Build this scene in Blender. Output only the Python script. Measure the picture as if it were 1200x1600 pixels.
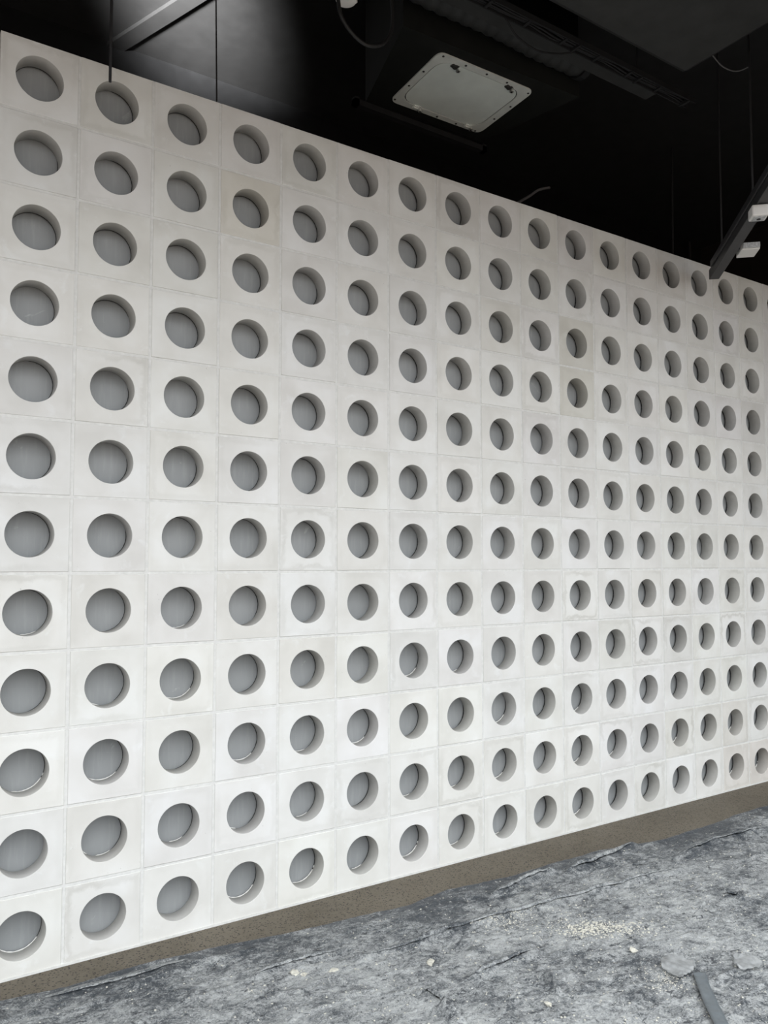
import bpy, math, random
import numpy as np
from mathutils import Vector, Matrix

for o in list(bpy.data.objects):
    bpy.data.objects.remove(o, do_unlink=True)
sc = bpy.context.scene
COL = sc.collection
rnd = random.Random(11)

# ------------------------------------------------------------------ camera
cam = bpy.data.cameras.new('camera')
camo = bpy.data.objects.new('camera', cam)
COL.objects.link(camo)
Rr = Vector((0.833807, -0.552055, -0.000534))     # camera right
Rd = Vector((0.028729, 0.044355, -0.998603))      # camera down
Rf = Vector((0.551308, 0.832627, 0.052843))       # camera forward
m = Matrix(((Rr.x, -Rd.x, -Rf.x), (Rr.y, -Rd.y, -Rf.y), (Rr.z, -Rd.z, -Rf.z)))
camo.matrix_world = Matrix.Translation((-0.41448, -3.31038, 1.53768)) @ m.to_4x4()
cam.sensor_fit = 'VERTICAL'
cam.sensor_height = 36.0
cam.lens = 36.0 * 1254.3 / 1600.0
cam.shift_y = 14.06 / 1600.0
cam.clip_start = 0.05
sc.camera = camo

# ------------------------------------------------------------------ light
W = bpy.data.worlds.new('overcast_sky')
sc.world = W
W.use_nodes = True
wn, wl = W.node_tree.nodes, W.node_tree.links
wn.clear()
wo = wn.new('ShaderNodeOutputWorld')
bg = wn.new('ShaderNodeBackground')
bg.inputs['Color'].default_value = (0.93, 0.97, 1.0, 1)
bg.inputs['Strength'].default_value = 4.65
wt_ = wn.new('ShaderNodeTexCoord')                      # overcast sky: zenith about three times the horizon
wx_ = wn.new('ShaderNodeSeparateXYZ')
wl.new(wt_.outputs['Generated'], wx_.inputs[0])
wr_ = wn.new('ShaderNodeValToRGB')
wr_.color_ramp.elements[0].position = 0.0
wr_.color_ramp.elements[0].color = (0.33, 0.34, 0.35, 1)
wr_.color_ramp.elements[1].position = 1.0
wr_.color_ramp.elements[1].color = (0.93, 0.97, 1.0, 1)
wl.new(wx_.outputs['Z'], wr_.inputs[0])
wl.new(wr_.outputs[0], bg.inputs['Color'])
wl.new(bg.outputs[0], wo.inputs[0])

FRONT_Y, HEAD_Z = -1.9, 3.75        # fascia edge: the photographer stands outside it, under the open sky

sp = bpy.data.lights.new('added_ceiling_spot', 'SPOT')   # added spot without a fixture, makes the bright patch on the black ceiling
sp.energy = 8500
sp.spot_size = math.radians(21)
sp.spot_blend = 1.0
sp.color = (1, 0.98, 0.95)
sp.shadow_soft_size = 0.2
so = bpy.data.objects.new('added_ceiling_spot', sp)
COL.objects.link(so)
so.location = (-0.2, -0.9, 4.0)
so.rotation_euler = (Vector((1.10, 1.12, 5.0)) - Vector(so.location)).to_track_quat('-Z', 'Y').to_euler()

sc.view_settings.view_transform = 'Standard'
sc.view_settings.look = 'None'
sc.view_settings.gamma = 1.0
sc.view_settings.use_curve_mapping = False
sc.view_settings.exposure = 0.0
sc.cycles.use_denoising = True
sc.cycles.max_bounces = 10
sc.cycles.diffuse_bounces = 6


# ------------------------------------------------------------------ materials
class NT:
    def __init__(self, name):
        self.m = bpy.data.materials.new(name)
        self.m.use_nodes = True
        self.t = self.m.node_tree
        self.n, self.l = self.t.nodes, self.t.links
        self.b = self.n['Principled BSDF']

    def new(self, typ, **kw):
        nd = self.n.new(typ)
        for k, v in kw.items():
            if k in nd.inputs:
                nd.inputs[k].default_value = v
            else:
                setattr(nd, k, v)
        return nd

    def link(self, a, b):
        self.l.new(a, b)

    def noise(self, vec, scale, detail=4, rough=0.55, dist=0.0, w=None):
        nd = self.new('ShaderNodeTexNoise')
        if w is not None:
            nd.noise_dimensions = '4D'
            self.link(w, nd.inputs['W'])
        nd.inputs['Scale'].default_value = scale
        nd.inputs['Detail'].default_value = detail
        nd.inputs['Roughness'].default_value = rough
        nd.inputs['Distortion'].default_value = dist
        self.link(vec, nd.inputs['Vector'])
        return nd.outputs['Fac']

    def ramp(self, fac, stops):
        nd = self.new('ShaderNodeValToRGB')
        e = nd.color_ramp.elements
        while len(e) < len(stops):
            e.new(0.5)
        for i, (p, c) in enumerate(stops):
            e[i].position = p
            e[i].color = (c, c, c, 1) if not isinstance(c, (tuple, list)) else (*c, 1)
        self.link(fac, nd.inputs[0])
        return nd.outputs['Color']

    def mix(self, fac, a, b, blend='MIX'):
        nd = self.new('ShaderNodeMix')
        nd.data_type = 'RGBA'
        nd.blend_type = blend
        for sock, v in ((nd.inputs[0], fac), (nd.inputs[6], a), (nd.inputs[7], b)):
            if hasattr(v, 'is_linked'):
                self.link(v, sock)
            elif isinstance(v, (tuple, list)):
                sock.default_value = (*v, 1)
            else:
                sock.default_value = v
        return nd.outputs[2]

    def math(self, op, a, b=0.0, clamp=False):
        nd = self.new('ShaderNodeMath')
        nd.operation = op
        nd.use_clamp = clamp
        for sock, v in ((nd.inputs[0], a), (nd.inputs[1], b)):
            if hasattr(v, 'is_linked'):
                self.link(v, sock)
            else:
                sock.default_value = v
        return nd.outputs[0]

    def bump(self, h, strength, dist):
        nd = self.new('ShaderNodeBump')
        nd.inputs['Strength'].default_value = strength
        nd.inputs['Distance'].default_value = dist
        self.link(h, nd.inputs['Height'])
        self.link(nd.outputs[0], self.b.inputs['Normal'])


def setb(t, color=None, rough=None, metal=None, spec=None, alpha=None):
    if color is not None:
        t.b.inputs['Base Color'].default_value = (*color, 1)
    if rough is not None:
        t.b.inputs['Roughness'].default_value = rough
    if metal is not None:
        t.b.inputs['Metallic'].default_value = metal
    if spec is not None:
        t.b.inputs['Specular IOR Level'].default_value = spec
    if alpha is not None:
        t.b.inputs['Alpha'].default_value = alpha


def simple(name, color, rough=0.6, metal=0.0, spec=0.4, var=0.15, scale=9.0, alpha=None):
    t = NT(name)
    setb(t, color, rough, metal, spec, alpha)
    tc = t.new('ShaderNodeTexCoord')
    f = t.noise(tc.outputs['Object'], scale, 5)
    lo = tuple(c * (1 - var) for c in color)
    hi = tuple(min(1, c * (1 + var)) for c in color)
    t.link(t.ramp(f, [(0.3, lo), (0.7, hi)]), t.b.inputs['Base Color'])
    t.bump(f, 0.06, 0.004)
    return t.m


def block_material():
    t = NT('cast_concrete_block')
    setb(t, rough=0.82, spec=0.25)
    tc = t.new('ShaderNodeTexCoord')
    oi = t.new('ShaderNodeObjectInfo')
    w = t.math('MULTIPLY', oi.outputs['Random'], 60.0)
    P = tc.outputs['Object']
    big = t.noise(P, 5.0, 3, 0.5, 0.3, w)
    mid = t.noise(P, 14.0, 5, 0.6, 0.6, w)
    fine = t.noise(P, 160.0, 3, 0.6, 0.0, w)
    # distance to the block edge (0 at the edge), worn and uneven
    sx = t.new('ShaderNodeSeparateXYZ')
    t.link(P, sx.inputs[0])
    ax = t.math('ABSOLUTE', sx.outputs['X'])
    az = t.math('ABSOLUTE', sx.outputs['Z'])
    mx = t.math('MAXIMUM', ax, az)
    wob = t.math('MULTIPLY', t.math('SUBTRACT', mid, 0.5), t.math('ADD', 0.018, t.math('MULTIPLY', oi.outputs['Alpha'], 0.085)))
    edge = t.math('ADD', mx, wob)
    band = t.ramp(edge, [(0.112, 0.0), (0.126, 1.0), (0.139, 0.75), (0.143, 0.1)])
    on = t.ramp(t.noise(P, 3.0, 2, 0.5, 0.0, w), [(0.42, 0.0), (0.62, 1.0)])
    col = t.ramp(big, [(0.3, (0.655, 0.645, 0.62)), (0.5, (0.72, 0.712, 0.69)), (0.7, (0.775, 0.775, 0.765))])
    col = t.mix(t.math('MULTIPLY', t.math('MULTIPLY', band, on), oi.outputs['Alpha']), col, (0.575, 0.565, 0.535))
    blot = t.ramp(mid, [(0.60, 0.0), (0.72, 1.0)])
    col = t.mix(t.math('MULTIPLY', blot, 0.5), col, (0.80, 0.81, 0.81))
    pit = t.ramp(t.noise(P, 90.0, 1, 0.5, 0.0, w), [(0.77, 0.0), (0.80, 1.0)])
    col = t.mix(t.math('MULTIPLY', pit, 0.4), col, (0.35, 0.34, 0.32))
    col = t.mix(1.0, col, oi.outputs['Color'], 'MULTIPLY')
    t.link(col, t.b.inputs['Base Color'])
    h = t.math('ADD', t.math('MULTIPLY', mid, 0.6), t.math('MULTIPLY', fine, 0.25))
    t.bump(h, 0.18, 0.004)
    return t.m


def bore_material():
    t = NT('smooth_cast_bore')
    setb(t, rough=0.7, spec=0.3)
    tc = t.new('ShaderNodeTexCoord')
    oi = t.new('ShaderNodeObjectInfo')
    w = t.math('MULTIPLY', oi.outputs['Random'], 60.0)
    f = t.noise(tc.outputs['Object'], 12.0, 4, 0.55, 0.2, w)
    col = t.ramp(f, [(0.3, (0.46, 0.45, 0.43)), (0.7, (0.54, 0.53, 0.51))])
    t.link(t.mix(1.0, col, oi.outputs['Color'], 'MULTIPLY'), t.b.inputs['Base Color'])
    t.bump(f, 0.08, 0.003)
    return t.m


def panel_material():
    t = NT('grey_backing_sheet')
    setb(t, rough=0.55, spec=0.4)
    tc = t.new('ShaderNodeTexCoord')
    mp = t.new('ShaderNodeMapping')
    mp.inputs['Scale'].default_value = (1.0, 1.0, 0.12)
    t.link(tc.outputs['Object'], mp.inputs[0])
    st = t.noise(mp.outputs[0], 55.0, 4, 0.6)
    bl = t.noise(tc.outputs['Object'], 4.0, 3)
    col = t.ramp(bl, [(0.3, (0.285, 0.297, 0.302)), (0.7, (0.335, 0.345, 0.35))])
    col = t.mix(t.math('MULTIPLY', t.ramp(st, [(0.5, 0.0), (0.75, 1.0)]), 0.3), col, (0.44, 0.45, 0.455))
    sm = t.noise(tc.outputs['Object'], 7.5, 6, 0.65, 1.2)
    col = t.mix(t.math('MULTIPLY', t.ramp(sm, [(0.66, 0.0), (0.72, 1.0)]), 0.45), col, (0.55, 0.56, 0.56))
    t.link(col, t.b.inputs['Base Color'])
    t.bump(st, 0.05, 0.002)
    return t.m


def floor_material():
    t = NT('worn_concrete_slab')
    setb(t, rough=0.62, spec=0.35)
    tc = t.new('ShaderNodeTexCoord')
    P = tc.outputs['Object']
    big = t.noise(P, 1.7, 5, 0.6, 0.4)
    mid = t.noise(P, 22.0, 6, 0.65)
    col = t.ramp(big, [(0.3, (0.100, 0.083, 0.060)), (0.7, (0.150, 0.128, 0.096))])
    col = t.mix(t.math('MULTIPLY', t.ramp(mid, [(0.35, 0.0), (0.75, 1.0)]), 0.45), col, (0.20, 0.175, 0.138))
    v = t.new('ShaderNodeTexVoronoi')
    v.inputs['Scale'].default_value = 95.0
    t.link(P, v.inputs['Vector'])
    sel = t.math('MULTIPLY', t.ramp(v.outputs['Distance'], [(0.28, 1.0), (0.42, 0.0)]),
                 t.ramp(t.noise(P, 60.0, 2), [(0.42, 0.0), (0.50, 1.0)]))
    col = t.mix(t.math('MULTIPLY', sel, 0.9), col, (0.030, 0.026, 0.021))
    wh = t.ramp(t.noise(P, 40.0, 5, 0.7, 0.8), [(0.70, 0.0), (0.76, 1.0)])
    col = t.mix(t.math('MULTIPLY', wh, 0.6), col, (0.55, 0.54, 0.51))
    t.link(col, t.b.inputs['Base Color'])
    t.bump(mid, 0.15, 0.004)
    return t.m


def sheet_material():
    t = NT('dusty_black_polythene')
    tc = t.new('ShaderNodeTexCoord')
    P = tc.outputs['Object']
    mp = t.new('ShaderNodeMapping')
    mp.inputs['Scale'].default_value = (0.75, 1.0, 1.0)
    mp.inputs['Rotation'].default_value = (0, 0, math.radians(18))
    t.link(P, mp.inputs[0])
    S = mp.outputs[0]
    def ridged(vec, scale, detail, rough, dist):
        nd = t.new('ShaderNodeTexNoise')
        nd.noise_type = 'RIDGED_MULTIFRACTAL'
        nd.inputs['Scale'].default_value = scale
        nd.inputs['Detail'].default_value = detail
        nd.inputs['Roughness'].default_value = rough
        nd.inputs['Distortion'].default_value = dist
        t.link(vec, nd.inputs['Vector'])
        return nd.outputs['Fac']
    broad = t.noise(P, 2.1, 4, 0.55, 0.5)
    mid = t.noise(S, 13.0, 10, 0.74, 0.9)
    strk = t.noise(S, 62.0, 8, 0.78, 0.7)
    spk = t.noise(P, 170.0, 4, 0.7)
    crk = ridged(S, 26.0, 5, 0.6, 0.6)
    at = t.new('ShaderNodeAttribute')
    at.attribute_name = 'edge_dist'
    near = t.ramp(at.outputs['Fac'], [(0.02, 0.0), (0.34, 1.0)])
    s = t.math('ADD', t.math('MULTIPLY', mid, 0.55), t.math('MULTIPLY', strk, 0.45))
    s = t.math('ADD', s, t.math('MULTIPLY', t.math('SUBTRACT', broad, 0.5), 0.30))
    s = t.math('ADD', s, t.math('MULTIPLY', t.math('SUBTRACT', near, 1.0), 0.10))
    s = t.math('ADD', s, t.math('MULTIPLY', t.math('SUBTRACT', spk, 0.5), 0.42))
    dust = t.ramp(s, [(0.405, 0.02), (0.465, 0.34), (0.53, 0.70), (0.63, 1.0)])
    col = t.mix(dust, (0.040, 0.048, 0.058), (0.465, 0.475, 0.47))
    wt = t.ramp(t.noise(P, 64.0, 6, 0.75, 0.4), [(0.62, 0.0), (0.655, 1.0)])
    col = t.mix(t.math('MULTIPLY', wt, 0.85), col, (0.70, 0.69, 0.66))
    dk = t.ramp(t.noise(S, 30.0, 6, 0.7, 0.8), [(0.595, 0.0), (0.63, 1.0)])
    col = t.mix(t.math('MULTIPLY', dk, 0.85), col, (0.035, 0.038, 0.045))
    t.link(col, t.b.inputs['Base Color'])
    t.link(t.ramp(dust, [(0.0, 0.34), (1.0, 0.85)]), t.b.inputs['Roughness'])
    setb(t, spec=0.45)
    h = t.math('ADD', t.math('MULTIPLY', strk, 0.6), t.math('MULTIPLY', spk, 0.4))
    h = t.math('ADD', h, t.math('MULTIPLY', crk, 0.14))
    t.bump(h, 0.8, 0.008)
    return t.m


M = dict(
    block=block_material(), bore=bore_material(), panel=panel_material(), floor=floor_material(), sheet=sheet_material(),
    plaster=simple('white_plaster', (0.78, 0.77, 0.74), 0.85, var=0.06, scale=30),
    mortar=simple('pale_mortar', (0.665, 0.66, 0.64), 0.9, spec=0.2, var=0.08, scale=40),
    crumb=simple('plaster_debris', (0.55, 0.53, 0.465), 0.95, spec=0.15, var=0.2, scale=60),
    black=simple('matt_black_paint', (0.014, 0.0145, 0.016), 0.7, spec=0.25, var=0.2),
    duct=simple('black_painted_duct', (0.030, 0.031, 0.031), 0.55, spec=0.35, var=0.2),
    hood=simple('matt_black_hood_paint', (0.012, 0.0128, 0.012), 0.65, spec=0.2, var=0.2),
    void=simple('black_soffit_paint', (0.011, 0.0115, 0.0125), 0.8, spec=0.15, var=0.2),
    rail=simple('charcoal_track_metal', (0.030, 0.030, 0.032), 0.45, spec=0.4, var=0.1),
    steel=simple('galvanised_steel', (0.70, 0.73, 0.70), 0.5, metal=0.05, var=0.1, scale=12),
    hatch=simple('brushed_hatch_plate', (0.80, 0.86, 0.825), 0.5, metal=0.05, var=0.09, scale=4),
    chrome=simple('bright_metal', (0.75, 0.75, 0.73), 0.3, metal=0.9, var=0.05),
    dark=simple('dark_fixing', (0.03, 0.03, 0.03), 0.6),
    white=simple('white_plastic', (0.74, 0.73, 0.71), 0.5, var=0.03),
    whiteface=simple('clear_prismatic_plastic', (0.46, 0.47, 0.48), 0.35, var=0.35, scale=90),
    cable=simple('black_cable_sleeve', (0.014, 0.0145, 0.0155), 0.5, var=0.1),
    greyc=simple('grey_cable', (0.13, 0.13, 0.135), 0.55, var=0.1),
    tape=simple('grey_duct_tape', (0.125, 0.14, 0.15), 0.42, spec=0.5, var=0.12, scale=25),
    film=simple('cloudy_plastic_film', (0.42, 0.43, 0.43), 0.28, spec=0.6, var=0.25, scale=45, alpha=0.5),
    ground=simple('pale_paving', (0.22, 0.175, 0.14), 0.9, var=0.1),
    brick=simple('dark_brown_wall', (0.022, 0.017, 0.016), 0.85, var=0.2),
    soffit=simple('charcoal_ceiling_paint', (0.030, 0.0305, 0.0315), 0.55, spec=0.3, var=0.12),
    wallw=simple('pale_plaster_wall', (0.42, 0.41, 0.40), 0.85, var=0.05),
)


# ------------------------------------------------------------------ helpers
def mesh(name, v, f, mats, smooth=False):
    me = bpy.data.meshes.new(name)
    me.from_pydata([tuple(p) for p in v], [], [tuple(q) for q in f])
    for mm in (mats if isinstance(mats, (list, tuple)) else [mats]):
        me.materials.append(mm)
    if smooth:
        me.polygons.foreach_set('use_smooth', np.ones(len(me.polygons), dtype=bool))
    me.update()
    return me


def link(name, me, parent=None, loc=(0, 0, 0), rot=(0, 0, 0)):
    o = bpy.data.objects.new(name, me)
    COL.objects.link(o)
    o.location = loc
    o.rotation_euler = rot
    if parent:
        o.parent = parent
    return o


def tag(o, label=None, cat=None, group=None, kind=None):
    for k, v in (('label', label), ('category', cat), ('group', group), ('kind', kind)):
        if v:
            o[k] = v
    return o


def empty(name, loc, label, cat, group=None, rz=0.0):
    o = bpy.data.objects.new(name, None)
    COL.objects.link(o)
    o.location = loc
    o.rotation_euler = (0, 0, rz)
    o.empty_display_size = 0.05
    return tag(o, label, cat, group)


class MB:
    """collects shapes into one mesh"""
    def __init__(self):
        self.v, self.f = [], []

    def add(self, v, f):
        n = len(self.v)
        self.v += [tuple(p) for p in v]
        self.f += [tuple(i + n for i in q) for q in f]
        return self

    def box(self, x0, x1, y0, y1, z0, z1, bev=0.0):
        if bev <= 0:
            v = [(x, y, z) for z in (z0, z1) for y in (y0, y1) for x in (x0, x1)]
            f = [(0, 2, 3, 1), (4, 5, 7, 6), (0, 1, 5, 4), (2, 6, 7, 3), (0, 4, 6, 2), (1, 3, 7, 5)]
            return self.add(v, f)
        import bmesh
        bm = bmesh.new()
        bmesh.ops.create_cube(bm, size=1.0)
        for q in bm.verts:
            q.co = Vector(((x0 + x1) / 2 + q.co.x * (x1 - x0), (y0 + y1) / 2 + q.co.y * (y1 - y0), (z0 + z1) / 2 + q.co.z * (z1 - z0)))
        bmesh.ops.bevel(bm, geom=bm.edges[:], offset=bev, segments=2, affect='EDGES', profile=0.5)
        bm.verts.index_update()
        v = [q.co[:] for q in bm.verts]
        f = [[q.index for q in p.verts] for p in bm.faces]
        bm.free()
        return self.add(v, f)

    def prism(self, poly, z0, z1):
        n = len(poly)
        area = sum(poly[i][0] * poly[(i + 1) % n][1] - poly[(i + 1) % n][0] * poly[i][1] for i in range(n))
        if area < 0:
            poly = poly[::-1]
        v = [(x, y, z0) for x, y in poly] + [(x, y, z1) for x, y in poly]
        f = [tuple(range(n))[::-1], tuple(range(n, 2 * n))] + [(i, (i + 1) % n, n + (i + 1) % n, n + i) for i in range(n)]
        return self.add(v, f)

    def tube(self, pts, r, seg=10, caps=True):
        pts = [Vector(p) for p in pts]
        rs = r if isinstance(r, (list, tuple)) else [r] * len(pts)
        n = len(pts)
        up = None
        v, f = [], []
        for i, p in enumerate(pts):
            d = (pts[min(i + 1, n - 1)] - pts[max(i - 1, 0)]).normalized()
            if up is None:
                up = Vector((0, 0, 1)) if abs(d.z) < 0.9 else Vector((1, 0, 0))
            a = (up - d * up.dot(d)).normalized()
            b = d.cross(a)
            up = a
            for k in range(seg):
                t = 2 * math.pi * k / seg
                v.append(p + (a * math.cos(t) + b * math.sin(t)) * rs[i])
        for i in range(n - 1):
            for k in range(seg):
                k2 = (k + 1) % seg
                f.append((i * seg + k, i * seg + k2, (i + 1) * seg + k2, (i + 1) * seg + k))
        if caps:
            f.append(tuple(range(seg))[::-1])
            f.append(tuple(range((n - 1) * seg, n * seg)))
        return self.add(v, f)

    def build(self, name, mat, parent=None, loc=(0, 0, 0), rot=(0, 0, 0), smooth=False):
        return link(name, mesh(name, self.v, self.f, mat, smooth), parent, loc, rot)


def spline(pts, n=8):
    """Catmull-Rom through pts"""
    P = [Vector(p) for p in pts]
    P = [P[0] * 2 - P[1]] + P + [P[-1] * 2 - P[-2]]
    out = []
    for i in range(1, len(P) - 2):
        for k in range(n):
            t = k / n
            a, b, c, d = P[i - 1:i + 3]
            out.append(0.5 * ((2 * b) + (c - a) * t + (2 * a - 5 * b + 4 * c - d) * t * t + (3 * b - a - 3 * c + d) * t ** 3))
    out.append(P[-2])
    return out


# ------------------------------------------------------------------ setting
PX, PZ, NC, NR = 0.3 * 1.0035, 0.3, 19, 12
WX1, WZ1 = NC * PX, NR * PZ

tag(MB().box(-4.4, 7.5, -4.6, 2.2, -0.15, 0.0).build('floor', M['floor']), kind='structure')
tag(MB().box(-4.4, 7.5, FRONT_Y, 2.2, 5.0, 5.15).build('ceiling', M['soffit']), kind='structure')
tag(MB().box(-4.4, 7.5, 2.0, 2.2, 0.0, 5.0).build('wall_rear', M['void']), kind='structure')
tag(MB().box(-4.4, -4.2, FRONT_Y, 2.0, 0.0, 5.0).build('wall_left', M['wallw']), kind='structure')
tag(MB().box(7.3, 7.5, -4.6, 2.0, 0.0, 5.0).build('wall_right', M['brick']), kind='structure')
tag(MB().box(-4.4, 7.5, FRONT_Y - 0.15, FRONT_Y, HEAD_Z, 5.6).build('wall_front', M['void']), kind='structure')
tag(MB().box(-40, 50, -60, -4.6, -0.25, -0.10).build('ground', M['ground']), kind='structure')

# the screen of pierced blocks
wall = tag(MB().box(WX1 + 0.004, 7.3, 0.03, 0.13, 0.0, 3.6).build('wall_back', M['black']), kind='structure')
MB().box(0.004, WX1, 0.0945, 0.112, 0.0, WZ1 - 0.008).build('backing_panel', M['panel'], wall)


def block_mesh(beads, gap_line=(-60, 140), sw=1.0):
    N, s, r, bev, D = 48, 0.1446, 0.089, 0.0018, 0.086
    v, f, mi, sm = [], [], [], []

    def ring(kind, rad, y):
        st = len(v)
        for k in range(N):
            a = 2 * math.pi * k / N
            c, q = math.cos(a), math.sin(a)
            t = rad / max(abs(c), abs(q)) if kind == 's' else rad
            v.append((t * c, y, t * q))
        return st
    rings = [ring('s', s, D), ring('s', s, bev), ring('s', s - bev, 0.0), ring('c', r + 0.0012, 0.0),
             ring('c', r, 0.0014), ring('c', r, 0.0840), ring('c', r + 0.0025, D)]
    for i in range(7):
        a, b = rings[i], rings[(i + 1) % 7]
        for k in range(N):
            k2 = (k + 1) % N
            f.append((a + k, b + k, b + k2, a + k2))
            mi.append(1 if i in (4, 5) else 0)
            sm.append(i in (3, 4, 5))
    rr = random.Random(int(sum(a + b for a, b in beads)) + 3)
    # dark bead put in as the gap's shadow, and squeezed plaster lip where the bore meets the backing
    for slot, (a0, a1) in [(3, gap_line)] + [(2, b) for b in beads]:
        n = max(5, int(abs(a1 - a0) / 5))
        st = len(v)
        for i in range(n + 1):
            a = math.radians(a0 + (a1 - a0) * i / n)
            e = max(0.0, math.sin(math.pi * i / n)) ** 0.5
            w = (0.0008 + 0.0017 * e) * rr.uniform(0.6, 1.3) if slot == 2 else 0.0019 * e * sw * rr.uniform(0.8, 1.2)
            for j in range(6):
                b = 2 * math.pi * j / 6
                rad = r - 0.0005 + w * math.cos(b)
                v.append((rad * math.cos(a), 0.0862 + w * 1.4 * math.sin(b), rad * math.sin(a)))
        for i in range(n):
            for j in range(6):
                j2 = (j + 1) % 6
                f.append((st + i * 6 + j, st + i * 6 + j2, st + (i + 1) * 6 + j2, st + (i + 1) * 6 + j))
                mi.append(slot)
                sm.append(True)
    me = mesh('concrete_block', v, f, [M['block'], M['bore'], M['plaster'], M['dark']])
    for p, a, b in zip(me.polygons, mi, sm):
        p.material_index = a
        p.use_smooth = b
    me.update()
    return me


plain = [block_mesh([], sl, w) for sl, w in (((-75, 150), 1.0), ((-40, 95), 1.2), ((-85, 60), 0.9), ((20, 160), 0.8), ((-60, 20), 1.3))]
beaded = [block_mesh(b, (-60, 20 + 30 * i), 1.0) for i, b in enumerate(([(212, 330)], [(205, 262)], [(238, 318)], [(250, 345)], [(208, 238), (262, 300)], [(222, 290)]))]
TINT = {(4, 2): (0.90, 0.875, 0.82), (4, 3): (0.97, 0.96, 0.94), (11, 3): (0.84, 0.825, 0.78), (11, 4): (0.84, 0.825, 0.775),
        (17, 4): (0.86, 0.85, 0.84), (4, 8): (0.93, 0.92, 0.90), (5, 9): (0.94, 0.93, 0.905), (9, 3): (0.92, 0.91, 0.88),
        (12, 9): (0.95, 0.95, 0.93), (14, 9): (0.90, 0.895, 0.885), (14, 11): (0.92, 0.91, 0.88), (15, 11): (0.91, 0.90, 0.87),
        (16, 11): (0.92, 0.90, 0.87), (17, 12): (0.90, 0.86, 0.83), (16, 12): (0.93, 0.90, 0.87), (18, 12): (0.9, 0.85, 0.82),
        (13, 12): (0.95, 0.945, 0.93), (6, 8): (0.94, 0.935, 0.92), (4, 7): (0.96, 0.955, 0.94), (14, 3): (1.0, 1.0, 1.0)}
for rI in range(1, NR + 1):
    for c in range(1, NC + 1):
        lower = rI >= 8 and rnd.random() < (0.75 if rI >= 10 else 0.45)
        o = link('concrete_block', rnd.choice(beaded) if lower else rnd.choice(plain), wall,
                 ((c - 0.5) * PX + rnd.uniform(-0.0008, 0.0008), rnd.uniform(-0.0012, 0.0012), (NR - rI + 0.5) * PZ + rnd.uniform(-0.0008, 0.0008)),
                 (rnd.uniform(-0.003, 0.003), rnd.uniform(-0.003, 0.003), rnd.uniform(-0.003, 0.003)))
        g = rnd.uniform(0.94, 1.0)
        tnt = TINT.get((c, rI), (g, g * rnd.uniform(0.99, 1.0), g * rnd.uniform(0.97, 1.0)))
        stain = rnd.uniform(0.45, 0.95) if rI >= 8 and c >= 11 else (rnd.uniform(0.2, 0.8) if rnd.random() < 0.3 else rnd.uniform(0.12, 0.3))
        o.color = (*tnt, stain)      # alpha = how much damp staining the block carries along its edges

mt = MB()
hj = 0.0072
for k in range(NR + 1):
    z = k * PZ
    if k == 0:
        mt.box(0.0, WX1, -0.004, 0.084, 0.0, 0.0085)
    elif k < NR:
        mt.box(0.004, WX1, 0.0026, 0.084, z - hj, z + hj)
for k in range(1, NC):
    for q in range(NR):
        mt.box(k * PX - hj, k * PX + hj, 0.0030, 0.084, q * PZ + hj + 0.0002, (q + 1) * PZ - hj - (0.002 if q < NR - 1 else 0.0) + 0.0018)
mt.build('mortar_joint', M['mortar'], wall)

# ------------------------------------------------------------------ plastic sheet on the floor
rng = np.random.default_rng(5)
TAB = rng.random((256, 256))


def vnoise(x, y):
    xi, yi = np.floor(x).astype(int), np.floor(y).astype(int)
    fx, fy = x - xi, y - yi
    fx = fx * fx * fx * (fx * (fx * 6 - 15) + 10)
    fy = fy * fy * fy * (fy * (fy * 6 - 15) + 10)
    a, b = TAB[xi % 256, yi % 256], TAB[(xi + 1) % 256, yi % 256]
    c, d = TAB[xi % 256, (yi + 1) % 256], TAB[(xi + 1) % 256, (yi + 1) % 256]
    return (a * (1 - fx) + b * fx) * (1 - fy) + (c * (1 - fx) + d * fx) * fy


def fbm(x, y, o=4):
    s, a, t = 0, 1.0, 0
    for i in range(o):
        s = s + a * vnoise(x * 2 ** i + 17.3 * i, y * 2 ** i + 9.1 * i)
        t += a
        a *= 0.5
    return s / t


def ridge(x, y, o=3):
    s, a, t = 0, 1.0, 0
    for i in range(o):
        s = s + a * (1 - np.abs(2 * vnoise(x * 2 ** i + 31.7 * i, y * 2 ** i + 5.9 * i) - 1)) ** 3
        t += a
        a *= 0.5
    return s / t


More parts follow.
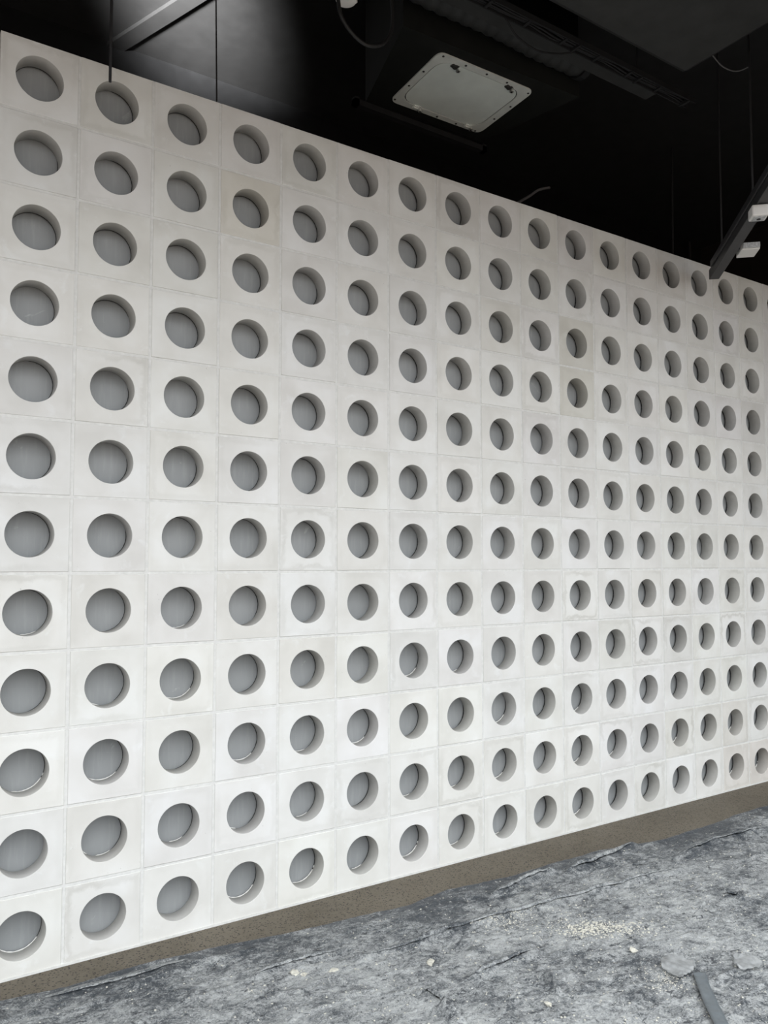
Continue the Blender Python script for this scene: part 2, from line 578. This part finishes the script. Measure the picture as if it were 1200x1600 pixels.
EDGE = [(-1.2, -0.13), (0.06, -0.149), (0.27, -0.175), (0.38, -0.174), (0.62, -0.173), (0.825, -0.189), (1.0, -0.228), (1.17, -0.25), (1.35, -0.259),
        (1.55, -0.277), (1.72, -0.295), (1.96, -0.262), (2.32, -0.308), (2.6, -0.292), (2.78, -0.295), (2.97, -0.299), (3.15, -0.356),
        (3.39, -0.387), (3.87, -0.366), (4.12, -0.342), (4.43, -0.345), (5.4, -0.30)]
FOLDS = [  # polyline, height, width
    ([(1.27, -0.584), (1.49, -0.618), (1.862, -0.612), (2.031, -0.627), (2.399, -0.655), (2.813, -0.68), (3.072, -0.707)], 0.009, 0.011),
    ([(2.60, -0.43), (2.79, -0.42), (3.13, -0.362)], 0.016, 0.016),
    ([(1.327, -0.938), (1.333, -1.031), (1.331, -1.145)], 0.010, 0.012),
    ([(1.544, -0.95), (1.64, -0.947), (1.747, -0.936), (1.876, -0.925)], 0.010, 0.011),
    ([(0.878, -0.497), (1.009, -0.499), (1.234, -0.499)], 0.008, 0.010),
    ([(1.777, -1.094), (1.742, -1.192)], 0.009, 0.008),
    ([(2.1, -0.43), (2.3, -0.40), (2.52, -0.371)], 0.011, 0.012),
    ([(0.5, -0.30), (0.72, -0.275), (0.95, -0.30)], 0.008, 0.012),
    ([(3.2, -0.60), (3.6, -0.56), (4.0, -0.60)], 0.010, 0.014)]


def seg_dist(px, py, poly):
    best = np.full(px.shape, 1e9)
    side = np.zeros(px.shape)
    for (ax, ay), (bx, by) in zip(poly[:-1], poly[1:]):
        dx, dy = bx - ax, by - ay
        t = np.clip(((px - ax) * dx + (py - ay) * dy) / (dx * dx + dy * dy), 0, 1)
        ex, ey = px - ax - t * dx, py - ay - t * dy
        d = np.hypot(ex, ey)
        s = np.sign(dx * ey - dy * ex)
        side = np.where(d < best, s, side)
        best = np.minimum(best, d)
    return best, side


ex_, ey_ = np.array([e[0] for e in EDGE]), np.array([e[1] for e in EDGE])


def edge_y(x):
    return np.interp(x, ex_, ey_) + 0.010 * (vnoise(x * 9.0, x * 0 + 3.3) - 0.5) + 0.006 * (vnoise(x * 31.0, x * 0 + 8.3) - 0.5)


def sheet_h(x, y):
    d = edge_y(x) - y
    wx, wy = x + 0.05 * fbm(x * 6, y * 6 + 40, 2), y + 0.05 * fbm(x * 6 + 20, y * 6, 2)
    h = 0.007 * fbm(x * 3.0, y * 3.6, 2)
    h = h + 0.0085 * ridge(wx * 5.0 + wy * 2.0, wy * 9.0 - wx * 1.5, 3)
    h = h + 0.0055 * ridge(wx * 20, wy * 30, 4) + 0.0035 * fbm(x * 70, y * 95, 2)
    h = h * (0.25 + 0.75 * np.clip(d / 0.12, 0, 1))
    for poly, hh, ww in FOLDS:
        dd, side = seg_dist(x, y, poly)
        w = np.where(side > 0, ww * 0.28, ww * 3.0)
        h = h + 1.5 * hh * np.exp(-(dd / w) ** 2) * (0.5 + vnoise(x * 9, y * 9)) - 0.004 * np.exp(-((dd - 0.006) / 0.006) ** 2) * (side > 0)
    h = np.maximum(h, 0)
    lip = 0.008 * (vnoise(x * 5.0, y * 0 + 1.7) ** 2) + 0.0015     # the edge curls up a little
    return 0.0022 + h + lip * np.exp(-(np.clip(d, 0, None) / 0.02) ** 2)


xs = np.arange(-1.2, 5.4, 0.0045)
ts = np.concatenate([np.linspace(0, 1.6, 370), np.linspace(1.61, 2.5, 60)])
X, T = np.meshgrid(xs, ts, indexing='ij')
Y = edge_y(X) - T
Z = sheet_h(X, Y)
nx, ny = X.shape
co = np.stack([X, Y, Z], -1).reshape(-1, 3).astype(np.float32)
idx = np.arange(nx * ny).reshape(nx, ny)
quads = np.stack([idx[:-1, :-1], idx[:-1, 1:], idx[1:, 1:], idx[1:, :-1]], -1).reshape(-1, 4)[:, ::-1]
me = bpy.data.meshes.new('plastic_sheet')
me.vertices.add(len(co))
me.vertices.foreach_set('co', co.ravel())
me.loops.add(quads.size)
me.loops.foreach_set('vertex_index', quads.ravel().astype(np.int32))
me.polygons.add(len(quads))
me.polygons.foreach_set('loop_start', np.arange(0, quads.size, 4, dtype=np.int32))
me.polygons.foreach_set('loop_total', np.full(len(quads), 4, dtype=np.int32))
me.polygons.foreach_set('use_smooth', np.ones(len(quads), dtype=bool))
me.update(calc_edges=True)
at = me.attributes.new('edge_dist', 'FLOAT', 'POINT')
at.data.foreach_set('value', T.ravel().astype(np.float32))
me.materials.append(M['sheet'])
sheet = tag(link('plastic_sheet', me), 'crumpled black plastic dust sheet covered in pale plaster dust, spread over the floor', 'plastic sheet')


def fold(poly, width, height, seed):
    """a fold of the sheet that lies over itself, its lip towards the room"""
    P2 = spline([(x, y, 0) for x, y in poly], 14)
    n = len(P2)
    prof = [(-1.0, 0.02), (-0.6, 0.30), (-0.25, 0.75), (0.0, 1.0), (0.16, 0.95), (0.26, 0.70), (0.28, 0.55)]
    q = random.Random(seed)
    v, f = [], []
    for i, p in enumerate(P2):
        d = (P2[min(i + 1, n - 1)] - P2[max(i - 1, 0)]).normalized()
        nn = Vector((d.y, -d.x, 0))
        if nn.y > 0:
            nn = -nn
        e = min(1.0, 4.5 * min(i, n - 1 - i) / n + 0.02)
        k = q.uniform(0.75, 1.25)
        for a, b in prof:
            c = p + nn * (a * width * (0.4 + 0.6 * e))
            v.append((c.x, c.y, zh(c.x, c.y) + 0.0006 + b * height * e * k))
    m_ = len(prof)
    for i in range(n - 1):
        for j in range(m_ - 1):
            f.append((i * m_ + j, i * m_ + j + 1, (i + 1) * m_ + j + 1, (i + 1) * m_ + j))
    me_ = mesh('fold', v, f, M['sheet'], True)
    at_ = me_.attributes.new('edge_dist', 'FLOAT', 'POINT')
    at_.data.foreach_set('value', np.full(len(v), 0.3, dtype=np.float32))
    return link('fold', me_, sheet)


def zh(x, y):
    return float(sheet_h(np.array([x]), np.array([y]))[0])


fold(FOLDS[0][0], 0.05, 0.013, 1)
fold(FOLDS[1][0], 0.055, 0.022, 2)
fold(FOLDS[2][0], 0.035, 0.014, 3)
fold(FOLDS[3][0], 0.04, 0.015, 4)
fold(FOLDS[4][0], 0.04, 0.011, 5)
fold(FOLDS[5][0], 0.03, 0.012, 6)
fold(FOLDS[6][0], 0.045, 0.014, 7)
fold(FOLDS[8][0], 0.05, 0.012, 8)
fold([(2.99, -1.00), (3.02, -1.06), (3.0, -1.12)], 0.03, 0.014, 9)
fold([(0.20, -0.215), (0.45, -0.235), (0.70, -0.23)], 0.03, 0.008, 10)

# ------------------------------------------------------------------ debris
def crumbs(name, pts, label, cat):
    v, f = [], []
    pz = sheet_h(pts[:, 0], pts[:, 1])
    for (x, y, r), z in zip(pts, pz):
        n = len(v)
        a0 = rnd.uniform(0, 6.28)
        fl = rnd.uniform(0.35, 0.8)
        for k in range(4):
            a = a0 + k * 1.5708 + rnd.uniform(-0.4, 0.4)
            q = r * rnd.uniform(0.7, 1.25)
            v.append((x + q * math.cos(a), y + q * math.sin(a), z + r * fl * rnd.uniform(0.1, 0.45) - 0.0008))
        v.append((x + rnd.uniform(-.3, .3) * r, y + rnd.uniform(-.3, .3) * r, z + r * fl * 1.1))
        v.append((x, y, z - r * 0.4))
        for k in range(4):
            k2 = (k + 1) % 4
            f.append((n + k, n + k2, n + 4))
            f.append((n + k2, n + k, n + 5))
    o = link(name, mesh(name, v, f, M['crumb']))
    return tag(o, label, cat, kind='stuff')


def cluster(cx, cy, sx, sy, n, r0, r1, rot=0.0):
    a = rng.normal(size=(n, 2)) * np.array([sx, sy])
    c, s = math.cos(rot), math.sin(rot)
    px, py = cx + a[:, 0] * c - a[:, 1] * s, cy + a[:, 0] * s + a[:, 1] * c
    r = r0 + (r1 - r0) * rng.random(n) ** 2.5
    return np.stack([px, py, r], -1)


main = np.concatenate([cluster(2.22, -0.93, 0.085, 0.035, 620, 0.0018, 0.0085, -0.5), cluster(2.14, -0.85, 0.12, 0.05, 260, 0.0015, 0.006, -0.6),
                       cluster(2.36, -1.03, 0.06, 0.04, 160, 0.0015, 0.006, -0.4)])
crumbs('plaster_crumbs', main, 'spilled heap of cream plaster crumbs in the middle of the dust sheet', 'crumbs')
second = np.concatenate([cluster(1.96, -0.66, 0.07, 0.03, 240, 0.0015, 0.006, -0.2), cluster(2.12, -0.63, 0.1, 0.025, 160, 0.0014, 0.005)])
crumbs('plaster_crumbs', second, 'thin scatter of plaster crumbs beside the long seam near the wall', 'crumbs')
third = cluster(2.13, -1.34, 0.06, 0.045, 380, 0.0012, 0.0042, 0.6)
crumbs('plaster_crumbs', third, 'sandy plaster crumbs next to the cloudy film scrap and grey tape', 'crumbs')
n = 9000
ux = rng.uniform(-0.3, 4.6, n)
uy = edge_y(ux) - 0.03 - rng.random(n) ** 0.8 * 1.5
loose = np.stack([ux, uy, 0.0010 + 0.0046 * rng.random(n) ** 4], -1)
crumbs('loose_grit', loose, 'fine loose plaster grit strewn all over the dust sheet', 'grit')


def lump(x, y, r, seed, label, flat=0.6):
    import bmesh
    bm = bmesh.new()
    bmesh.ops.create_icosphere(bm, subdivisions=2, radius=1.0)
    q = random.Random(seed)
    ph = [Vector((q.uniform(-1, 1), q.uniform(-1, 1), q.uniform(-1, 1))) for _ in range(7)]
    for v in bm.verts:
        n0 = v.co.normalized()
        k = 1.0 + sum(0.16 * math.sin(5 * n0.dot(p) + 3 * p.x) for p in ph) + q.uniform(-0.08, 0.08)
        v.co = Vector((n0.x * k * r * 1.25, n0.y * k * r, max(-0.5, n0.z * k) * r * flat))
    bm.verts.index_update()
    mb = MB().add([v.co[:] for v in bm.verts], [[w.index for w in p.verts] for p in bm.faces])
    bm.free()
    tag(mb.build('plaster_lump', M['crumb'], None, (x, y, zh(x, y) + r * flat * 0.30), (0, 0, q.uniform(0, 6))), label, 'plaster lump', 'plaster lumps on the dust sheet')


lump(1.472, -0.778, 0.016, 1, 'cream plaster lump lying alone at the centre front of the dust sheet')
lump(1.001, -0.568, 0.013, 2, 'white plaster lump at the left of the sheet, in front of the fifth block column', 0.7)
lump(1.030, -0.590, 0.009, 7, 'small white plaster lump touching a larger lump at the left of the sheet', 0.7)
lump(1.132, -0.626, 0.014, 3, 'flat pale plaster flake between the left lumps and the centre lump', 0.3)
lump(2.202, -1.141, 0.013, 4, 'pointed plaster chip between the crumb heap and the cloudy film scrap', 0.75)
lump(1.636, -1.241, 0.011, 5, 'white plaster chip at the bottom edge of the photo, right of centre', 0.6)


def scrap(name, poly, mat, label, cat, amp, seed, lift=0.004):
    """a thin crinkled piece lying on the sheet; outline in metres"""
    import bmesh
    bm = bmesh.new()
    n = len(poly)
    dense = []
    for i in range(n):
        a, b = poly[i], poly[(i + 1) % n]
        for k in range(3):
            dense.append((a[0] + (b[0] - a[0]) * k / 3, a[1] + (b[1] - a[1]) * k / 3))
    cx = sum(p[0] for p in dense) / len(dense)
    cy = sum(p[1] for p in dense) / len(dense)
    vs = [bm.verts.new((x - cx, y - cy, 0)) for x, y in dense]
    es = [bm.edges.new((vs[i], vs[(i + 1) % len(vs)])) for i in range(len(vs))]
    bmesh.ops.triangle_fill(bm, edges=es, use_beauty=True)
    for _ in range(2):
        bmesh.ops.subdivide_edges(bm, edges=bm.edges[:], cuts=1, use_grid_fill=True)
    bmesh.ops.triangulate(bm, faces=bm.faces[:])
    xy = np.array([v.co[:2] for v in bm.verts])
    h = sheet_h(xy[:, 0] + cx, xy[:, 1] + cy)
    hm = float(h.max())
    cr = amp * ridge(xy[:, 0] * 28 + seed, xy[:, 1] * 28, 2) + 0.3 * amp * vnoise(xy[:, 0] * 120 + seed, xy[:, 1] * 120)
    base = float(h.min())
    for v, hh, c in zip(bm.verts, h, cr):
        v.co.z = max(hh, base + 0.6 * (hm - base)) + lift + c - base
    top = bm.faces[:]
    for f in top:
        f.normal_update()
        if f.normal.z < 0:
            f.normal_flip()
    ret = bmesh.ops.extrude_face_region(bm, geom=top)
    for g in ret['geom']:
        if isinstance(g, bmesh.types.BMVert):
            g.co.z += 0.0009
    bmesh.ops.recalc_face_normals(bm, faces=bm.faces[:])
    bm.verts.index_update()
    mb = MB().add([v.co[:] for v in bm.verts], [[w.index for w in p.verts] for p in bm.faces])
    bm.free()
    return tag(mb.build(name, mat, None, (cx, cy, base), smooth=True), label, cat)


scrap('plastic_scrap', [(2.21, -1.263), (2.251, -1.259), (2.299, -1.271), (2.298, -1.296), (2.305, -1.344), (2.27, -1.375), (2.232, -1.385), (2.166, -1.392), (2.149, -1.359), (2.165, -1.3)],
      M['film'], 'crumpled cloudy plastic film scrap touching the grey tape strip', 'plastic scrap', 0.016, 3.0)
scrap('plastic_scrap', [(2.497, -1.377), (2.505, -1.409), (2.538, -1.443), (2.516, -1.49), (2.456, -1.51), (2.398, -1.472), (2.406, -1.442)],
      M['film'], 'crumpled cloudy plastic film scrap by itself at the far right of the sheet', 'plastic scrap', 0.016, 8.0)
scrap('tape_strip', [(2.219, -1.398), (2.269, -1.414), (2.186, -1.494), (2.109, -1.578), (2.055, -1.639), (2.0, -1.70), (1.965, -1.675), (2.018, -1.61), (2.078, -1.54), (2.162, -1.455)],
      M['tape'], 'dark grey strip of tape curling away from a film scrap on the sheet', 'tape', 0.004, 5.0, 0.010)

# ------------------------------------------------------------------ black services overhead
Zd = 4.2
# hood-shaped duct with the access hatch in its underside
duct = empty('ventilation_duct', (2.4, 0.15, Zd), 'black painted ventilation hood above the wall with a silver access hatch in its underside', 'duct')


def L(p):      # world plan point to the duct's own frame
    return (p[0] - 2.4, p[1] - 0.15)


MB().prism([L(p) for p in ((1.788, -0.159), (1.985, 0.505), (2.835, 0.455), (2.978, -0.211))], 0.0, 0.80).build('casing', M['hood'], duct)
rl = MB()
rl.box(-0.50, 0.48, 0.33, 0.37, -0.045, -0.012)
rl.box(-0.50, -0.47, 0.33, 0.37, -0.045, 0.0)
rl.box(0.45, 0.48, 0.33, 0.37, -0.045, 0.0)
rl.build('support_rail', M['black'], duct)
HQ = [L(p) for p in ((2.057, -0.104), (2.716, -0.12), (2.743, 0.394), (2.088, 0.407))]
DQ = [L(p) for p in ((2.101, -0.064), (2.669, -0.081), (2.690, 0.360), (2.124, 0.366))]


def rquad(Q, rad, off=0.0, n=6):
    """rounded outline inside quad Q"""
    out = []
    C0 = Vector((sum(q[0] for q in Q) / 4, sum(q[1] for q in Q) / 4))
    for i in range(4):
        p, a, b = Vector(Q[i]), Vector(Q[i - 1]), Vector(Q[(i + 1) % 4])
        da, db = (a - p).normalized(), (b - p).normalized()
        for k in range(n + 1):
            t = k / n
            q = p + da * rad * (1 - t) ** 2 + db * rad * t ** 2 + (da + db) * 0.0
            dirc = (C0 - q).normalized()
            out.append(tuple(q + dirc * off))
    return out


def plate_ring(outer, inner, z0, z1):
    n = len(outer)
    v = [(*p, z0) for p in outer] + [(*p, z0) for p in inner] + [(*p, z1) for p in outer] + [(*p, z1) for p in inner]
    f = []
    for i in range(n):
        j = (i + 1) % n
        f += [(j, i, n + i, n + j), (i, j, 2 * n + j, 2 * n + i), (n + j, n + i, 3 * n + i, 3 * n + j), (2 * n + i, 2 * n + j, 3 * n + j, 3 * n + i)]
    return MB().add(v, f)


fr = plate_ring(rquad(HQ, 0.05), rquad(DQ, 0.10), -0.008, 0.0).build('hatch_frame', M['steel'], duct)
dr = MB().prism(rquad(DQ, 0.10, 0.006), -0.006, 0.0).build('hatch_door', M['hatch'], duct)
gap_line = plate_ring(rquad(DQ, 0.10, 0.0), rquad(DQ, 0.10, 0.006), -0.003, 0.0).build('hatch_seal', M['dark'], duct)
scr = MB().tube([(0, 0, -0.0105), (0, 0, -0.007)], 0.0065, 10)
scm = mesh('screw', scr.v, scr.f, M['dark'])


def lerp(a, b, t):
    return (a[0] + (b[0] - a[0]) * t, a[1] + (b[1] - a[1]) * t)


HM = [lerp(HQ[i], DQ[i], 0.42) for i in range(4)]
for i in range(4):
    for t in ((0.03, 0.27, 0.50, 0.73) if i % 2 == 0 else (0.03, 0.35, 0.66)):
        p = lerp(HM[i], HM[(i + 1) % 4], t)
        link('screw', scm, fr, (p[0], p[1], 0))


def latch(x, y, rz, bright):
    b = MB()
    b.box(-0.020, 0.016, -0.013, 0.013, -0.014, -0.004, 0.002)
    b.box(-0.016, 0.012, -0.004, 0.004, -0.020, -0.012)
    b.box(0.006, 0.022, -0.018, 0.018, -0.011, -0.004)
    o = b.build('latch', M['dark'] if not bright else M['steel'], dr, (x, y, 0), (0, 0, rz))
    k = MB().tube([(0.033, 0.0, -0.018), (0.033, 0.0, -0.004)], 0.0105, 12).add(
        [(0.02, -0.008, -0.016), (0.044, -0.008, -0.016), (0.044, 0.008, -0.016), (0.02, 0.008, -0.016)], [(0, 3, 2, 1)])
    return k


for (x, y, rz, br) in ((2.196, -0.052, 0.2, False), (2.563, -0.072, 0.2, False), (2.250, 0.372, 0.0, True), (2.626, 0.362, 0.0, True)):
    p = L((x, y))
    latch(p[0], p[1], rz, br)
    q = MB().tube([(0, 0, -0.020), (0, 0, -0.004)], 0.0115, 14)
    q.build('latch_knob', M['chrome'], dr, (p[0] + 0.035, p[1] + 0.012, 0), (0, 0, rz), smooth=False)
    MB().tube([(0, 0, -0.0212), (0, 0, -0.019)], 0.0045, 10).build('knob_recess', M['dark'], dr, (p[0] + 0.035, p[1] + 0.012, 0))

# big duct, upper right
d2 = empty('ventilation_duct', (2.0, -1.4, 4.2), 'large flat black air duct crossing the upper right corner of the ceiling', 'duct')
MB().box(-1.3, 1.30, -0.45, 0.73, 0.0, 0.62, 0.03).build('casing', M['duct'], d2, smooth=False)
MB().box(1.24, 1.30, -0.455, 0.735, 0.02, 0.64, 0.004).build('flange', M['duct'], d2)

# low flat bulkhead strip and the round duct that lies beside it
tag(MB().box(1.72, 3.318, -0.512, -0.402, 4.20, 4.26, 0.003).build('cable_duct', M['duct']), 'narrow flat black trunking running between the hatch hood and the big duct', 'trunking')
fd = empty('flexible_duct', (1.9, -0.305, 4.33), 'round black flexible duct running beside the hatch hood', 'duct')
pts, rs = [], []
for k in range(80):
    pts.append((-0.2 + k * 0.0155, 0.006 * math.sin(k * 0.13), 0.0))
    rs.append(0.084 + 0.004 * math.sin(k * 1.3))
MB().tube(pts, rs, 24).build('sleeve', M['duct'], fd, smooth=True)
MB().tube([(0.98, 0, 0), (1.02, 0, 0)], 0.092, 24).build('end_collar', M['black'], fd, smooth=False)

# cable tray and its cables
tray = empty('cable_tray', (2.75, -0.56, 4.15), 'thin black cable tray carrying wires past the narrow trunking', 'cable tray')
for dy in (-0.03, 0.03):
    MB().box(-1.3, 0.76, dy - 0.003, dy + 0.003, 0.0, 0.03).build('tray_rail', M['black'], tray)
for k in range(9):
    MB().box(-1.25 + k * 0.245, -1.235 + k * 0.245, -0.03, 0.03, 0.0, 0.006).build('tray_rung', M['black'], tray)
cb = MB()
for dy, r, s in ((-0.012, 0.006, 0.3), (0.006, 0.005, 1.1), (0.018, 0.0045, 2.0)):
    cb.tube([(-1.3 + k * 0.075, dy + 0.006 * math.sin(k * 0.9 + s), 0.012 + 0.003 * math.sin(k * 1.7 + s)) for k in range(28)], r, 8)
cb.build('cable_bundle', M['black'], tray, smooth=True)
MB().tube(spline([(-0.62, 0.03, 0.0), (-0.52, 0.055, -0.04), (-0.38, 0.06, -0.055), (-0.25, 0.05, -0.03), (-0.16, 0.03, 0.0)]), 0.005, 8).build('cable_sag', M['black'], tray, smooth=True)
for x in (-1.0, -0.18, 0.30, 0.70):
    MB().box(x, x + 0.012, -0.034, 0.034, -0.006, 0.034, 0.002).build('cable_clip', M['black'], tray)
for x in (-0.9, 0.3):
    MB().tube([(x, 0.0, 0.0), (x, 0.0, 0.85)], 0.004, 8).build('hanger_rod', M['black'], tray)

# white fitting with the looped cable
jb = empty('junction_box', (1.325, -0.385, 4.03), 'round white junction box hanging under the black ceiling at the top edge', 'junction box')
MB().tube([(0, 0, -0.030), (0, 0, -0.027), (0, 0, -0.018), (0, 0, 0.03), (0, 0, 0.034)], [0.036, 0.043, 0.047, 0.048, 0.042], 28).build('body', M['white'], jb, smooth=True)
MB().box(-0.062, -0.040, -0.014, 0.012, -0.022, 0.008, 0.003).build('side_clip', M['white'], jb, (0, 0, 0), (0, 0, 0.5))
MB().box(0.040, 0.060, -0.012, 0.012, -0.008, 0.014, 0.003).build('side_clip', M['white'], jb, (0, 0, 0), (0, 0, 0.25))
MB().tube([(-0.012, -0.030, -0.046), (-0.012, -0.030, -0.02)], 0.008, 10).build('cable_gland', M['steel'], jb)
for a in (0.4, 1.5, 4.2, 5.3):
    MB().box(-0.003, 0.003, 0.046, 0.0495, -0.012, 0.006).build('vent_slot', M['dark'], jb, (0, 0, 0), (0, 0, a))
MB().tube([(0, 0, 0.034), (0, 0, 0.97)], 0.006, 8).build('drop_rod', M['rail'], jb)
lp = [(1.272, -0.459, 3.985), (1.280, -0.44, 3.93), (1.315, -0.40, 3.895), (1.36, -0.375, 3.885), (1.42, -0.36, 3.895), (1.475, -0.372, 3.925), (1.505, -0.414, 3.975),
      (1.495, -0.43, 4.06), (1.48, -0.44, 4.2)]
LOOP = [(548 - 12, 12)]
tag(MB().tube([(1.27, -0.41, 4.0)] + spline([(1.275, -0.40, 3.985), (1.29, -0.40, 3.915), (1.345, -0.40, 3.858), (1.42, -0.40, 3.832), (1.50, -0.40, 3.862), (1.548, -0.40, 3.93), (1.562, -0.40, 4.02), (1.55, -0.40, 4.2), (1.54, -0.40, 4.6), (1.54, -0.40, 4.995)]), 0.0085, 12)
    .build('looped_cable', M['cable'], smooth=True), 'thick black cable hanging in a loop below the white junction box', 'cable')

# suspended track at the right with two white fittings
ang = math.atan2(0.694, 0.742)
tdir = Vector((-0.693, -0.721, 0))
E0 = Vector((4.33, -0.137, 3.45))
tk = empty('suspended_track', E0, 'dark square suspended track end poking past the top of the wall at right', 'track')
tk.rotation_euler = (0, 0, math.atan2(tdir.y, tdir.x))
MB().box(0.0, 2.2, -0.032, 0.032, -0.02, 0.045, 0.003).build('channel', M['rail'], tk)
MB().box(0.10, 2.2, -0.044, -0.034, 0.03, 0.07, 0.002).build('upper_channel', M['rail'], tk)
MB().tube([(0.05, 0.0295, 0.01), (0.05, 0.034, 0.01)], 0.007, 10).build('bolt', M['steel'], tk)
MB().box(-0.002, 0.004, -0.026, 0.026, -0.016, 0.04).build('end_cap', M['black'], tk)
for x, top in ((0.28, 1.545), (1.0, 1.545), (1.9, 0.745)):
    MB().tube([(x, -0.01, 0.04), (x, -0.01, top)], 0.006, 8).build('hanger_rod', M['rail'], tk)


def at_track(t, side, dz):
    n = Vector((-tdir.y, tdir.x, 0))
    return E0 + tdir * t + n * side + Vector((0, 0, dz))


b1 = empty('sensor_box', at_track(1.11, -0.013, -0.022), 'square white sensor box with a black lens under the dark track', 'sensor', rz=math.atan2(tdir.y, tdir.x))
MB().box(-0.042, 0.042, -0.042, 0.042, -0.060, 0.0, 0.007).build('housing', M['white'], b1)
MB().box(-0.030, 0.030, -0.030, 0.030, -0.064, -0.058, 0.003).build('face_plate', M['whiteface'], b1)
MB().tube([(0, 0, -0.067), (0, 0, -0.06)], 0.010, 16).build('lens', M['dark'], b1)
b2 = empty('connector_box', at_track(0.457, 0.10, -0.005), 'plain white connector box beside the dark track, close to the wall', 'connector box', rz=math.atan2(tdir.y, tdir.x))
MB().box(-0.075, 0.062, -0.052, 0.052, -0.02, 0.02, 0.004).build('housing', M['white'], b2)
MB().box(0.062, 0.080, -0.048, 0.048, -0.014, 0.016, 0.001).build('terminal_strip', M['whiteface'], b2)
MB().box(-0.02, 0.02, -0.066, -0.050, 0.0, 0.014, 0.001).build('arm', M['rail'], b2)

# rods, conduits, cables of the dark void
tag(MB().tube([(0.394, -0.10, 3.468), (0.398, -0.10, 4.995)], 0.006, 10).build('drop_rod', M['rail']), 'thin dark drop rod ending in front of the second block of the top row', 'rod')
tag(MB().tube([(1.045, 0.40, 3.60), (1.02, 0.40, 4.995)], 0.004, 8).build('drop_rod', M['soffit']), 'hair thin rod behind the wall above the joint of the third and fourth block columns', 'rod')
tag(MB().tube([(5.163, 0.80, 3.6), (5.19, 0.80, 4.995)], 0.008, 8).build('drop_rod', M['rail']), 'faint dark rod behind the wall left of the suspended track', 'rod')
strap = MB().tube(spline([(2.2, 0.55, 0.0), (2.25, 0.52, 2.6), (2.75, 0.5, 3.55), (3.02, 0.5, 3.795), (3.169, 0.5, 3.905), (3.27, 0.5, 3.975), (3.34, 0.5, 4.03), (3.40, 0.5, 4.06), (3.455, 0.5, 4.08)], 6), 0.009, 10)
tag(strap.build('grey_conduit', M['greyc'], smooth=True), 'grey flexible conduit rising from behind the wall near its middle', 'conduit')
tag(MB().tube(spline([(3.305, -0.80, 4.30), (3.385, -0.80, 4.262), (3.465, -0.79, 4.25), (3.56, -0.785, 4.258), (3.62, -0.80, 4.27), (3.645, -0.845, 4.28)]), 0.0035, 8)
    .build('loose_wire', M['greyc'], smooth=True), 'thin grey wire drooping from the corner of the large duct', 'wire')
cd = empty('conduit_run', (6.5, 1.93, 3.6), 'dim black conduits with a crossing branch on the dark wall behind the track', 'conduit')
MB().tube([(0.0, 0, -0.5), (0.0, 0, 1.39)], 0.014, 10).build('riser_pipe', M['rail'], cd, (0.5, 0, 0))
MB().tube([(0.0, 0, 0), (0.29, 0, 0)], 0.014, 10).build('branch_pipe', M['rail'], cd, (0.5, 0, 1.0))

# diagonal downstand beam on the ceiling, upper left
o = MB().prism([(1.012, 2.0), (0.90, 2.0), (1.19, 1.194), (1.42, 0.54), (1.56, 0.47), (1.364, 1.026), (1.196, 1.496)], 4.972, 4.999).build('trim_1', M['soffit'])
tag(o, kind='structure')
